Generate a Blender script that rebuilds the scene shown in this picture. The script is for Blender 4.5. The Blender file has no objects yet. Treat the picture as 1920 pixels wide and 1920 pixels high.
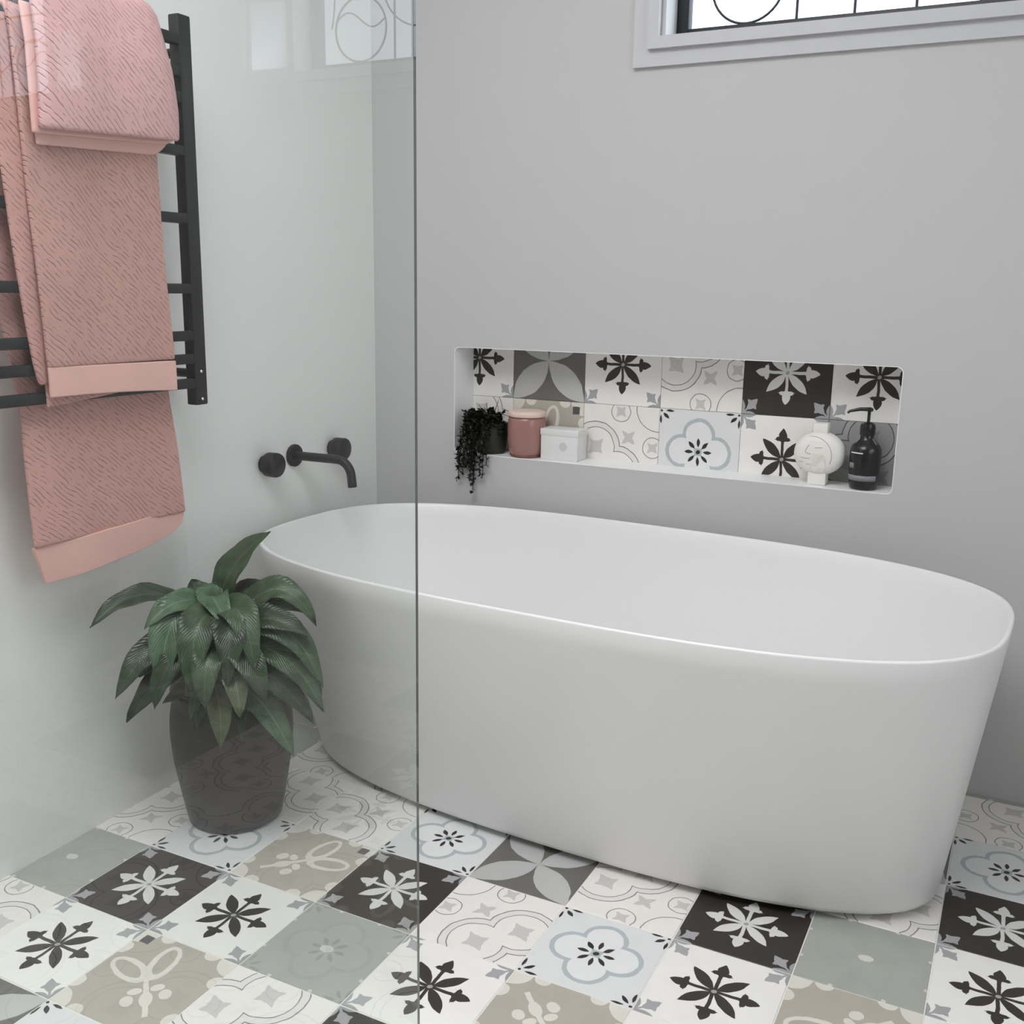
import bpy, bmesh, math, random
from mathutils import Vector, Matrix
random.seed(7)
S = bpy.context.scene
COL = S.collection
PI = math.pi

# ------------------------------------------------------------------ camera
cam_d = bpy.data.cameras.new('camera')
cam = bpy.data.objects.new('camera', cam_d)
COL.objects.link(cam)
Rm = Matrix.Rotation(0.466, 3, 'Z') @ Matrix.Rotation(1.357, 3, 'X') @ Matrix.Rotation(0.016, 3, 'Z')
cam.matrix_world = Matrix.Translation((0.845, -1.520, 1.076)) @ Rm.to_4x4()
cam_d.sensor_width = 36
cam_d.lens = 36 * 1929.5 / 1920
cam_d.clip_start = 0.02
S.camera = cam

# ------------------------------------------------------------------ world, lights, exposure
W = bpy.data.worlds.new('sky')
S.world = W
W.use_nodes = True
wn, wl = W.node_tree.nodes, W.node_tree.links
bgn = wn['Background']
tcw = wn.new('ShaderNodeTexCoord')
cl = wn.new('ShaderNodeTexNoise'); cl.inputs['Scale'].default_value = 2.2; cl.inputs['Detail'].default_value = 5
rmp = wn.new('ShaderNodeValToRGB')
rmp.color_ramp.elements[0].position = 0.38; rmp.color_ramp.elements[0].color = (0.56, 0.68, 0.86, 1)
rmp.color_ramp.elements[1].position = 0.66; rmp.color_ramp.elements[1].color = (0.86, 0.90, 0.95, 1)
wl.new(tcw.outputs['Generated'], cl.inputs['Vector'])
wl.new(cl.outputs['Fac'], rmp.inputs['Fac'])
wl.new(rmp.outputs['Color'], bgn.inputs['Color'])
bgn.inputs['Strength'].default_value = 2.7


def area(name, loc, rot, sx, sy, power, col):
    d = bpy.data.lights.new(name, 'AREA')
    d.shape = 'RECTANGLE'; d.size = sx; d.size_y = sy; d.energy = power; d.color = col
    o = bpy.data.objects.new(name, d); COL.objects.link(o)
    o.location = loc; o.rotation_euler = rot
    return o


area('added_top_light', (-0.02, -1.05, 2.46), (0, 0, 0), 1.25, 1.25, 31, (1.0, 0.985, 0.97))  # added lamp under an unseen skylight, lights the room from above
area('added_side_light', (2.05, -0.75, 1.47), (0, math.radians(90), 0), 1.2, 1.2, 3.5, (1.0, 0.90, 0.80))  # added warm lamp at an unseen side window, lifts the left wall
area('high_window_daylight', (0.85, 1.75, 2.95), (math.radians(-42), 0, 0), 1.8, 1.2, 110, (0.97, 0.985, 1.0))

S.view_settings.view_transform = 'Standard'
S.view_settings.look = 'None'
S.view_settings.gamma = 1
S.view_settings.use_curve_mapping = False
S.view_settings.exposure = 0.0
S.cycles.use_denoising = True
S.cycles.max_bounces = 12
S.cycles.diffuse_bounces = 6
S.cycles.transparent_max_bounces = 16
S.cycles.sample_clamp_indirect = 8


# ------------------------------------------------------------------ node expression helper
class E:
    """wraps a node socket so maths can be written as python expressions"""
    nt = None

    def __init__(s, sock): s.s = sock

    @staticmethod
    def op(name, *a, clamp=False):
        n = E.nt.nodes.new('ShaderNodeMath'); n.operation = name; n.use_clamp = clamp
        for i, v in enumerate(a):
            if isinstance(v, E): E.nt.links.new(v.s, n.inputs[i])
            else: n.inputs[i].default_value = float(v)
        return E(n.outputs[0])

    def __add__(s, o): return E.op('ADD', s, o)
    __radd__ = __add__
    def __sub__(s, o): return E.op('SUBTRACT', s, o)
    def __rsub__(s, o): return E.op('SUBTRACT', o, s)
    def __mul__(s, o): return E.op('MULTIPLY', s, o)
    __rmul__ = __mul__
    def __truediv__(s, o): return E.op('DIVIDE', s, o)


def eabs(a): return E.op('ABSOLUTE', a)
def emax(a, b): return E.op('MAXIMUM', a, b)
def emin(a, b): return E.op('MINIMUM', a, b)
def elen(a, b): return E.op('SQRT', a * a + b * b)


def sharp(v, eps=0.0035):
    return E.op('ADD', v / eps, 0.5, clamp=True)


def lens(x, y, cx, a, b, cy=0.0):
    """leaf shape pointed at both ends, positive inside"""
    t = (x - cx) / a
    yy = eabs(y - cy) if cy else eabs(y)
    return (1.0 - t * t) * b - yy


def ell(x, y, cx, cy, a, b):
    u = (x - cx) / a; v = (y - cy) / b
    return (1.0 - elen(u, v)) * min(a, b)


def mixc(fac, c1, c2):
    n = E.nt.nodes.new('ShaderNodeMix'); n.data_type = 'RGBA'
    if isinstance(fac, E): E.nt.links.new(fac.s, n.inputs[0])
    else: n.inputs[0].default_value = fac
    for k, c in ((6, c1), (7, c2)):
        if isinstance(c, tuple): n.inputs[k].default_value = (*c, 1)
        else: E.nt.links.new(c, n.inputs[k])
    return n.outputs[2]


def noise(scale, detail=3, coord='Object', rough=0.5):
    t = E.nt.nodes.new('ShaderNodeTexCoord')
    n = E.nt.nodes.new('ShaderNodeTexNoise')
    n.inputs['Scale'].default_value = scale; n.inputs['Detail'].default_value = detail
    n.inputs['Roughness'].default_value = rough
    E.nt.links.new(t.outputs[coord], n.inputs['Vector'])
    return E(n.outputs['Fac'])


def mat(name, col=(0.8, 0.8, 0.8), rough=0.5, metal=0.0, var=0.0, vscale=8, bump=0.0, bscale=60, spec=0.5, sss=0):
    m = bpy.data.materials.new(name); m.use_nodes = True
    E.nt = m.node_tree
    b = m.node_tree.nodes['Principled BSDF']
    b.inputs['Base Color'].default_value = (*col, 1)
    b.inputs['Roughness'].default_value = rough
    b.inputs['Metallic'].default_value = metal
    b.inputs['Specular IOR Level'].default_value = spec
    if var:
        lo = tuple(c * (1 - var) for c in col); hi = tuple(min(1, c * (1 + var)) for c in col)
        m.node_tree.links.new(mixc(noise(vscale), lo, hi), b.inputs['Base Color'])
    if bump:
        bn = m.node_tree.nodes.new('ShaderNodeBump')
        bn.inputs['Strength'].default_value = bump; bn.inputs['Distance'].default_value = 0.002
        m.node_tree.links.new(noise(bscale, 4).s, bn.inputs['Height'])
        m.node_tree.links.new(bn.outputs[0], b.inputs['Normal'])
    return m


M = {}
M['plaster'] = mat('wall_plaster_shaded', (0.52, 0.515, 0.51), 0.6, var=0.015, vscale=2.5, bump=0.05, bscale=25)  # darker copy of the wall finish, weaker daylight put into its colour
M['plaster_left'] = mat('wall_microcement_lit', (0.86, 0.85, 0.83), 0.38, var=0.02, vscale=3, bump=0.04, bscale=18)  # lighter copy for the left wall, its daylight put into the colour
M['plaster_dim'] = mat('wall_low_bounce', (0.28, 0.27, 0.26), 0.7, var=0.03)  # unseen front wall, darkened so it bounces less light back
M['ceiling'] = mat('ceiling_paint', (0.82, 0.82, 0.81), 0.8, var=0.01)
M['white_trim'] = mat('white_gloss_paint', (0.52, 0.52, 0.535), 0.35, var=0.01)
M['niche'] = mat('niche_plaster_lit', (0.90, 0.90, 0.90), 0.4, var=0.01)  # brighter copy of the plaster, light on the reveals put into its colour
M['black_frame'] = mat('black_window_paint', (0.012, 0.012, 0.014), 0.4, var=0.2)
M['lead'] = mat('lead_came', (0.02, 0.02, 0.022), 0.5, var=0.2)
M['black_metal'] = mat('matt_black_metal', (0.013, 0.013, 0.014), 0.45, var=0.15, bump=0.05, bscale=400, spec=0.35)
M['tap_black'] = mat('tap_black', (0.008, 0.008, 0.009), 0.42, var=0.15, spec=0.3)
M['tub'] = mat('tub_solid_surface', (0.775, 0.77, 0.765), 0.30, var=0.008, vscale=3)
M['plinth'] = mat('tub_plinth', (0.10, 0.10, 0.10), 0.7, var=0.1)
M['grout'] = mat('grout', (0.78, 0.76, 0.72), 0.8, var=0.08, vscale=60, bump=0.2)
M['grout_wall'] = mat('grout_wall', (0.80, 0.80, 0.80), 0.8, var=0.05, vscale=60)
M['soil'] = mat('potting_soil', (0.03, 0.022, 0.016), 0.95, var=0.4, vscale=80, bump=0.8, bscale=200)
M['pot'] = mat('brown_glazed_pot', (0.022, 0.015, 0.016), 0.4, var=0.35, vscale=14, bump=0.35, bscale=45)
M['stem'] = mat('green_stem', (0.10, 0.16, 0.06), 0.5, var=0.2)
M['dark_leaf'] = mat('dark_trailing_leaf', (0.012, 0.016, 0.009), 0.5, var=0.4, vscale=90)
M['dark_pot'] = mat('dark_small_pot', (0.02, 0.02, 0.012), 0.55, var=0.25, vscale=30)
M['pink_glass'] = mat('pink_jar_glaze', (0.34, 0.175, 0.15), 0.22, var=0.06, vscale=12)
M['pink_dark'] = mat('pink_jar_rim', (0.20, 0.07, 0.055), 0.3, var=0.1)
M['cream_lid'] = mat('cream_lid', (0.74, 0.58, 0.50), 0.5, var=0.05)
M['white_box'] = mat('white_box_card', (0.72, 0.72, 0.71), 0.55, var=0.015)
M['box_mark'] = mat('pale_grey_print', (0.58, 0.58, 0.58), 0.6, var=0.05)
M['vase'] = mat('white_ceramic_vase', (0.80, 0.78, 0.74), 0.55, var=0.03, vscale=20, bump=0.15, bscale=120)
M['vase_line'] = mat('vase_engraved_line', (0.36, 0.34, 0.31), 0.7, var=0.1)
M['vase_cream'] = mat('vase_cream_hand', (0.73, 0.70, 0.63), 0.6, var=0.03)
M['bottle'] = mat('black_bottle', (0.012, 0.013, 0.013), 0.25, var=0.2)
M['bottle_label'] = mat('grey_label', (0.23, 0.23, 0.24), 0.5, var=0.05)
M['white_print'] = mat('white_print', (0.75, 0.75, 0.75), 0.5, var=0.03)
M['silver'] = mat('mirror_silver', (0.95, 0.95, 0.95), 0.02, 1.0, var=0.005)
M['white_panel'] = mat('white_blind', (0.9, 0.9, 0.9), 0.6, var=0.01)


def leaf_mat(name, dark, light):
    m = bpy.data.materials.new(name); m.use_nodes = True
    E.nt = m.node_tree; nt = m.node_tree
    b = nt.nodes['Principled BSDF']
    uv = nt.nodes.new('ShaderNodeTexCoord'); sp = nt.nodes.new('ShaderNodeSeparateXYZ')
    nt.links.new(uv.outputs['UV'], sp.inputs[0])
    x, y = E(sp.outputs[0]), E(sp.outputs[1])
    ax = eabs(x - 0.5)
    vein = sharp(0.025 - ax, 0.03)
    side = E.op('SINE', (y - ax * 0.55) * 75.0)
    side = E.op('POWER', E.op('ABSOLUTE', side), 6.0) * 0.18
    blot = E.op('MULTIPLY', noise(38, 4) - 0.35, 1.9, clamp=True)
    c1 = mixc(blot, dark, light)
    c2 = mixc(E.op('ADD', vein * 0.35, side, clamp=True), c1, tuple(min(1, c * 1.9 + 0.015) for c in light))
    nt.links.new(c2, b.inputs['Base Color'])
    b.inputs['Roughness'].default_value = 0.3
    b.inputs['Subsurface Weight'].default_value = 0.0
    bn = nt.nodes.new('ShaderNodeBump'); bn.inputs['Strength'].default_value = 0.5; bn.inputs['Distance'].default_value = 0.003
    nt.links.new((side * 2 + noise(60, 3)).s, bn.inputs['Height'])
    nt.links.new(bn.outputs[0], b.inputs['Normal'])
    return m


LEAF = [leaf_mat('leaf_deep_green', (0.014, 0.024, 0.012), (0.045, 0.075, 0.034)),
        leaf_mat('leaf_mid_green', (0.022, 0.040, 0.018), (0.075, 0.125, 0.062)),
        leaf_mat('leaf_light_green', (0.045, 0.085, 0.042), (0.11, 0.19, 0.11)),
        leaf_mat('leaf_yellow_green', (0.06, 0.075, 0.035), (0.15, 0.17, 0.09))]


def towel_mat(name, col, ribs):
    m = bpy.data.materials.new(name); m.use_nodes = True
    E.nt = m.node_tree; nt = m.node_tree
    b = nt.nodes['Principled BSDF']
    b.inputs['Roughness'].default_value = 0.95
    b.inputs['Specular IOR Level'].default_value = 0.15
    b.inputs['Sheen Weight'].default_value = 0.08
    lo = tuple(c * 0.90 for c in col); hi = tuple(min(1, c * 1.07) for c in col)
    base = mixc(noise(9, 4), lo, hi)
    fine = noise(900, 2)
    h = fine * 0.5
    if ribs:
        uv = nt.nodes.new('ShaderNodeTexCoord'); sp = nt.nodes.new('ShaderNodeSeparateXYZ')
        nt.links.new(uv.outputs['UV'], sp.inputs[0])
        u, v = E(sp.outputs[0]), E(sp.outputs[1])
        wob = noise(16, 3) * 0.022
        t = (u * 0.66 + v * 0.75 + wob) * (2 * PI / 0.0080)
        g = E.op('SINE', t)
        brk = E.op('MULTIPLY', noise(70, 2) - 0.42, 6.0, clamp=True)
        groove = E.op('POWER', E.op('MAXIMUM', g, 0.0), 5.0) * brk
        base = mixc(groove * 0.45, base, tuple(c * 0.38 for c in col))
        h = h - groove * 1.6
    nt.links.new(base, b.inputs['Base Color'])
    bn = nt.nodes.new('ShaderNodeBump'); bn.inputs['Strength'].default_value = 0.6; bn.inputs['Distance'].default_value = 0.003
    nt.links.new(h.s, bn.inputs['Height']); nt.links.new(bn.outputs[0], b.inputs['Normal'])
    return m


M['towel'] = towel_mat('pink_terry', (0.56, 0.32, 0.285), True)
M['hand'] = towel_mat('pale_pink_terry', (0.72, 0.43, 0.42), True)
M['towel_hem'] = towel_mat('pink_flat_hem', (0.76, 0.46, 0.41), False)
M['towel_back'] = towel_mat('pink_terry_back', (0.60, 0.33, 0.30), True)


def glass_mat(name, tint, ior, edge=False):
    m = bpy.data.materials.new(name); m.use_nodes = True
    nt = m.node_tree; nt.nodes.clear()
    out = nt.nodes.new('ShaderNodeOutputMaterial')
    tr = nt.nodes.new('ShaderNodeBsdfTransparent'); tr.inputs[0].default_value = (*tint, 1)
    gl = nt.nodes.new('ShaderNodeBsdfGlossy'); gl.inputs['Roughness'].default_value = 0.0
    fr = nt.nodes.new('ShaderNodeFresnel'); fr.inputs[0].default_value = ior
    ge = nt.nodes.new('ShaderNodeNewGeometry')
    E.nt = nt
    f = E(fr.outputs[0]) * (1.0 - E(ge.outputs['Backfacing']))
    # very faint streaks left by water on the pane
    mx = nt.nodes.new('ShaderNodeMixShader')
    nt.links.new(f.s, mx.inputs[0]); nt.links.new(tr.outputs[0], mx.inputs[1]); nt.links.new(gl.outputs[0], mx.inputs[2])
    nt.links.new(mx.outputs[0], out.inputs[0])
    return m


M['shower_glass'] = glass_mat('shower_glass', (0.965, 0.98, 0.97), 1.76)
M['pane'] = glass_mat('window_pane_glass', (0.98, 0.99, 0.99), 1.45)
M['glass_edge'] = mat('glass_edge_green', (0.10, 0.13, 0.125), 0.2, var=0.1)

# ------------------------------------------------------------------ encaustic tile patterns
DK = (0.036, 0.029, 0.025)
WH = (0.88, 0.86, 0.82)
GR = (0.40, 0.39, 0.40)


def tile_mat(kind, wall=False, over=None):
    m = bpy.data.materials.new('patterned_tile_' + kind); m.use_nodes = True
    nt = m.node_tree; E.nt = nt
    b = nt.nodes['Principled BSDF']
    b.inputs['Roughness'].default_value = 0.42
    tc = nt.nodes.new('ShaderNodeTexCoord'); sp = nt.nodes.new('ShaderNodeSeparateXYZ')
    # slight hand-made wobble of the printed shapes
    nz = nt.nodes.new('ShaderNodeTexNoise'); nz.inputs['Scale'].default_value = 9; nz.inputs['Detail'].default_value = 1
    nt.links.new(tc.outputs['UV'], nz.inputs['Vector'])
    vs = nt.nodes.new('ShaderNodeVectorMath'); vs.operation = 'MULTIPLY_ADD'
    vs.inputs[1].default_value = (0.022, 0.022, 0); vs.inputs[2].default_value = (-0.011, -0.011, 0)
    nt.links.new(nz.outputs['Color'], vs.inputs[0])
    va = nt.nodes.new('ShaderNodeVectorMath'); va.operation = 'ADD'
    nt.links.new(tc.outputs['UV'], va.inputs[0]); nt.links.new(vs.outputs[0], va.inputs[1])
    nt.links.new(va.outputs[0], sp.inputs[0])
    x, y = E(sp.outputs[0]), E(sp.outputs[1])
    u, v = eabs(x), eabs(y)
    mm, nn = emax(u, v), emin(u, v)
    k = 1 / math.sqrt(2)
    d, e = (u + v) * k, (u - v) * k
    cu, cv = 0.5 - u, 0.5 - v
    cd, ce = (cu + cv) * k, (cu - cv) * k
    cm, cn = emax(cu, cv), emin(cu, cv)

    def mx(*a):
        r = a[0]
        for q in a[1:]: r = emax(r, q)
        return r

    def flower():
        pet = lens(d, e, 0.170, 0.155, 0.052)
        head = mx(lens(mm, nn, 0.275, 0.090, 0.048), ell(mm, nn, 0.235, 0.052, 0.024, 0.030), lens(nn, mm - 0.228, 0.0, 0.095, 0.020))
        stem = emin(0.017 - nn, 0.25 - mm)
        hub = 0.040 - elen(u, v)
        return mx(pet, head, stem, hub)

    def corners():
        leaf = mx(ell(cd, ce, 0.165, 0, 0.050, 0.042), lens(cd, ce, 0.165, 0.090, 0.044), lens(ce, cd - 0.165, 0.0, 0.075, 0.035))
        leaf = mx(leaf, emin(0.010 - eabs(ce), 0.14 - cd))
        edge = lens(cm, cn, 0.085, 0.085, 0.036)
        return leaf, edge

    if kind in ('white_flower_on_dark', 'dark_flower_on_white'):
        dark = kind == 'white_flower_on_dark'
        bg = DK if dark else WH
        col = mixc(sharp(flower()), bg, (0.74, 0.73, 0.71) if dark else DK)
        leaf, edge = corners()
        col = mixc(sharp(leaf), col, GR)
        col = mixc(sharp(edge), col, (0.36, 0.37, 0.37))
        col = mixc(sharp(0.022 - elen(u, v)), col, GR)
    elif kind == 'plain_grey_green':
        col = mixc(noise(4, 3, 'UV'), (0.36, 0.37, 0.33), (0.44, 0.45, 0.41))
        col = mixc(sharp(ell(x, y, 0, 0, 0.060, 0.045)), col, (0.68, 0.68, 0.62))
        col = mixc(sharp(0.018 - elen(cm - 0.30, cn - 0.012)), col, (0.66, 0.66, 0.60))
    elif kind == 'blue_cloud':
        ring = 0.185 - elen(mm - 0.205, nn)
        notch = elen(d - 0.30, e) - 0.03
        inside = sharp(ring)
        col = mixc(inside, (0.76, 0.765, 0.76), (0.80, 0.80, 0.795))
        col = mixc(sharp(0.021 - eabs(ring - 0.004)), col, (0.47, 0.515, 0.525))
        pet = mx(lens(mm, nn, 0.115, 0.056, 0.021), lens(d, e, 0.115, 0.056, 0.021), 0.026 - elen(u, v))
        col = mixc(sharp(pet), col, (0.02, 0.019, 0.018))
        cp = mx(lens(cd, ce, 0.120, 0.052, 0.019), lens(cm - cn * 0.2, cn, 0.125, 0.055, 0.014, 0.022), 0.014 - elen(cd - 0.035, ce))
        col = mixc(sharp(cp), col, (0.02, 0.019, 0.018))
    elif kind == 'grey_lens_petals':
        col = (0.155, 0.148, 0.138)
        pet = lens(d, e, 0.3535, 0.3535, 0.155)
        shade = mixc(E.op('ADD', x * 0.5, 0.5, clamp=True), (0.47, 0.475, 0.46), (0.56, 0.56, 0.545))
        col = mixc(sharp(pet), col, shade)
    elif kind == 'line_arabesque':
        bg = (0.86, 0.83, 0.79) if not over else over
        s = (x + y) * k
        t = eabs(x - y) * k
        q1 = elen(x + 0.5, y + 0.5)
        c1 = elen(s + 0.25, t - 0.205)
        lobe = mx(0.0055 - eabs(c1 - 0.315), 0.0048 - eabs(c1 - 0.245))
        petal = emin(0.0048 - eabs(elen(s - 0.66, t) - 0.26), 0.30 - t)
        curl = emin(0.0048 - eabs(elen(s - 0.30, t - 0.30) - 0.125), c1 - 0.32)
        line = mx(lobe, petal, curl)
        blob = mx(ell(s, t, -0.25, 0.205, 0.085, 0.07), lens(t - 0.205, s + 0.25, 0.0, 0.125, 0.045), lens(s + 0.25, t - 0.205, 0.0, 0.14, 0.045),
                  ell(s, t, 0.15, 0.0, 0.045, 0.05), lens(s, t, 0.15, 0.12, 0.035), lens(t, s - 0.15, 0.0, 0.12, 0.035),
                  ell(s, t, 0.30, 0.30, 0.05, 0.045), lens(t, s - 0.30, 0.30, 0.09, 0.03), lens(s, t - 0.30, 0.30, 0.09, 0.03))
        q1 = c1 + 0.33
        wash = sharp(emin(c1 - 0.245, 0.315 - c1))
        col = mixc(wash * 0.25, bg, (0.60, 0.59, 0.58))
        col = mixc(sharp(blob), col, tuple(c * 0.72 for c in bg))
        col = mixc(sharp(line), col, (0.22, 0.21, 0.20) if not over else (0.05, 0.05, 0.05))
    else:  # tan_and_cream
        s = (x + y) * k
        t = eabs(x - y) * k
        cream = (0.74, 0.71, 0.64)
        ca, sa = math.cos(0.55), math.sin(0.55)
        px = (s - 0.10) * ca + (t - 0.0) * sa
        py = (t - 0.0) * ca - (s - 0.10) * sa
        outer = ell(px, py, 0.15, 0.060, 0.215, 0.110)
        inner = ell(px, py, 0.165, 0.062, 0.160, 0.063)
        heart = emin(outer, 0.0 - inner)
        stemc = emin(0.022 - t, emin(s + 0.42, 0.12 - s))
        pets = mx(ell(s, t, -0.10, 0.085, 0.040, 0.055), ell(s, t, -0.22, 0.0, 0.09, 0.05), ell(s, t, -0.20, 0.14, 0.06, 0.05))
        scal = 0.17 - elen(cu, cv)
        scal2 = emin(0.10 - cn, elen(cm - 0.30, cn) - 0.13) if False else 0.075 - elen(cm - 0.26, cn)
        col = mixc(sharp(mx(scal, scal2)), (0.46, 0.425, 0.36), cream)
        col = mixc(sharp(mx(heart, stemc, pets)), col, cream)
        sq = emin(0.048 - eabs(x - 0.395), 0.048 - eabs(y - 0.395))
        col = mixc(sharp(sq), col, (0.085, 0.085, 0.085))
    if wall:
        pass
    # worn mottling
    mot = noise(5, 5, 'UV')
    n = nt.nodes.new('ShaderNodeMix'); n.data_type = 'RGBA'; n.blend_type = 'MULTIPLY'
    n.inputs[0].default_value = 1.0
    nt.links.new(mixc(mot, (0.90, 0.90, 0.90), (1.0, 1.0, 1.0)), n.inputs[7])
    if isinstance(col, tuple): n.inputs[6].default_value = (*col, 1)
    else: nt.links.new(col, n.inputs[6])
    nt.links.new(n.outputs[2], b.inputs['Base Color'])
    bn = nt.nodes.new('ShaderNodeBump'); bn.inputs['Strength'].default_value = 0.08; bn.inputs['Distance'].default_value = 0.001
    nt.links.new(noise(40, 3, 'UV').s, bn.inputs['Height']); nt.links.new(bn.outputs[0], b.inputs['Normal'])
    return m


TM = {'A': tile_mat('dark_flower_on_white'), 'B': tile_mat('white_flower_on_dark'), 'C': tile_mat('plain_grey_green'),
      'D': tile_mat('blue_cloud'), 'E': tile_mat('grey_lens_petals'), 'F': tile_mat('line_arabesque'), 'G': tile_mat('tan_and_cream'),
      'H': tile_mat('line_arabesque', over=(0.36, 0.355, 0.355))}

# ------------------------------------------------------------------ mesh helpers
def link(name, me, m, parent=None, smooth=False):
    o = bpy.data.objects.new(name, me); COL.objects.link(o)
    if m is not None:
        for q in (m if isinstance(m, (list, tuple)) else [m]): me.materials.append(q)
    if smooth:
        for f in me.polygons: f.use_smooth = True
    if parent is not None:
        o.parent = parent
    return o


def from_bm(name, bm, m, parent=None, smooth=False, auto=None):
    """bm holds world coordinates; they are made local to the parent"""
    off = world_loc(parent)
    if off.length > 0: bmesh.ops.translate(bm, verts=bm.verts, vec=-off)
    bmesh.ops.recalc_face_normals(bm, faces=bm.faces)
    me = bpy.data.meshes.new(name); bm.to_mesh(me); bm.free()
    o = link(name, me, m, parent, smooth)
    if auto is not None:
        me.set_sharp_from_angle(angle=math.radians(auto))
    return o


def world_loc(p):
    v = Vector((0, 0, 0))
    while p is not None:
        v += p.location; p = p.parent
    return v


def thing(name, loc, label, cat, group=None):
    o = bpy.data.objects.new(name, None); COL.objects.link(o)
    o.location = loc; o.empty_display_size = 0.05
    tag(o, label, cat, group)
    return o


def tag(o, label=None, cat=None, group=None, kind=None):
    if label: o['label'] = label
    if cat: o['category'] = cat
    if group: o['group'] = group
    if kind: o['kind'] = kind
    return o


def struct(o, label=None):
    o['kind'] = 'structure'
    if label: o['label'] = label
    return o


def box(bm, lo, hi, bev=0.0, seg=2):
    lo, hi = Vector(lo), Vector(hi)
    r = bmesh.ops.create_cube(bm, size=1)
    vs = r['verts']
    bmesh.ops.scale(bm, verts=vs, vec=hi - lo)
    bmesh.ops.translate(bm, verts=vs, vec=(hi + lo) / 2)
    if bev:
        es = list({e for v in vs for e in v.link_edges})
        bmesh.ops.bevel(bm, geom=es, offset=bev, segments=seg, profile=0.5, affect='EDGES')


def boxo(name, lo, hi, m, parent=None, bev=0.0, seg=2):
    bm = bmesh.new(); box(bm, lo, hi, bev, seg)
    return from_bm(name, bm, m, parent, smooth=bev > 0, auto=40 if bev else None)


def lathe(bm, prof, axis='Z', org=(0, 0, 0), n=40, sx=1.0, sy=1.0):
    """prof: list of (r, h); open ends with r=0 are closed to a point"""
    org = Vector(org); rings = []
    for r, h in prof:
        ring = []
        cnt = 1 if r < 1e-6 else n
        for i in range(cnt):
            a = 2 * PI * i / n
            p = Vector((r * math.cos(a) * sx, r * math.sin(a) * sy, h))
            if axis == 'X': p = Vector((p.z, p.x, p.y))
            elif axis == 'Y': p = Vector((p.x, p.z, p.y))
            ring.append(bm.verts.new(p + org))
        rings.append(ring)
    for a, b in zip(rings, rings[1:]):
        for i in range(n):
            j = (i + 1) % n
            if len(a) == 1 and len(b) == 1: continue
            if len(a) == 1: bm.faces.new((a[0], b[i], b[j]))
            elif len(b) == 1: bm.faces.new((a[i], a[j], b[0]))
            else: bm.faces.new((a[i], a[j], b[j], b[i]))


def tube(bm, pts, r, n=12, cap=True, closed=False):
    pts = [Vector(p) for p in pts]
    rs = r if isinstance(r, (list, tuple)) else [r] * len(pts)
    rings = []; L = len(pts)
    t0 = (pts[1] - pts[0]).normalized()
    up = Vector((0, 0, 1)) if abs(t0.z) < 0.9 else Vector((0, 1, 0))
    nrm = (up - t0 * up.dot(t0)).normalized()
    for i, p in enumerate(pts):
        a = pts[(i - 1) % L] if (closed or i > 0) else p
        b = pts[(i + 1) % L] if (closed or i < L - 1) else p
        t = (b - a).normalized()
        nrm = (nrm - t * nrm.dot(t)).normalized()
        bi = t.cross(nrm)
        rings.append([bm.verts.new(p + (nrm * math.cos(2 * PI * k / n) + bi * math.sin(2 * PI * k / n)) * rs[i]) for k in range(n)])
    m = L if closed else L - 1
    for i in range(m):
        a, b = rings[i], rings[(i + 1) % L]
        for k in range(n):
            bm.faces.new((a[k], a[(k + 1) % n], b[(k + 1) % n], b[k]))
    if cap and not closed:
        bm.faces.new(rings[0]); bm.faces.new(rings[-1])


def tubeo(name, pts, r, m, parent=None, n=12, closed=False):
    bm = bmesh.new(); tube(bm, pts, r, n, closed=closed)
    return from_bm(name, bm, m, parent, smooth=True, auto=50)


def bez(p0, p1, p2, p3, t):
    s = 1 - t
    return p0 * s ** 3 + p1 * 3 * s * s * t + p2 * 3 * s * t * t + p3 * t ** 3


# ------------------------------------------------------------------ room dimensions
XL, XR, YB, YF, ZC = -0.75, 2.07, 0.814, -2.45, 2.50
TH = 0.22
WX0, WX1, WZ0, WZ1 = 0.030, 1.600, 1.628, 2.02        # leadlight window opening
VX0, VX1, VZ0, VZ1 = 1.616, 1.752, 1.634, 1.815         # small side pane
NX0, NX1, NZ0, NZ1 = -0.503, 0.595, 0.650, 0.927       # niche opening
ND = 0.100


def rrect(x0, z0, x1, z1, r, n=5):
    out = []
    for cx, cz, a0 in ((x1 - r, z1 - r, 0), (x0 + r, z1 - r, 90), (x0 + r, z0 + r, 180), (x1 - r, z0 + r, 270)):
        for i in range(n + 1):
            a = math.radians(a0 + 90 * i / n)
            out.append((cx + r * math.cos(a), cz + r * math.sin(a)))
    return out


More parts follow.
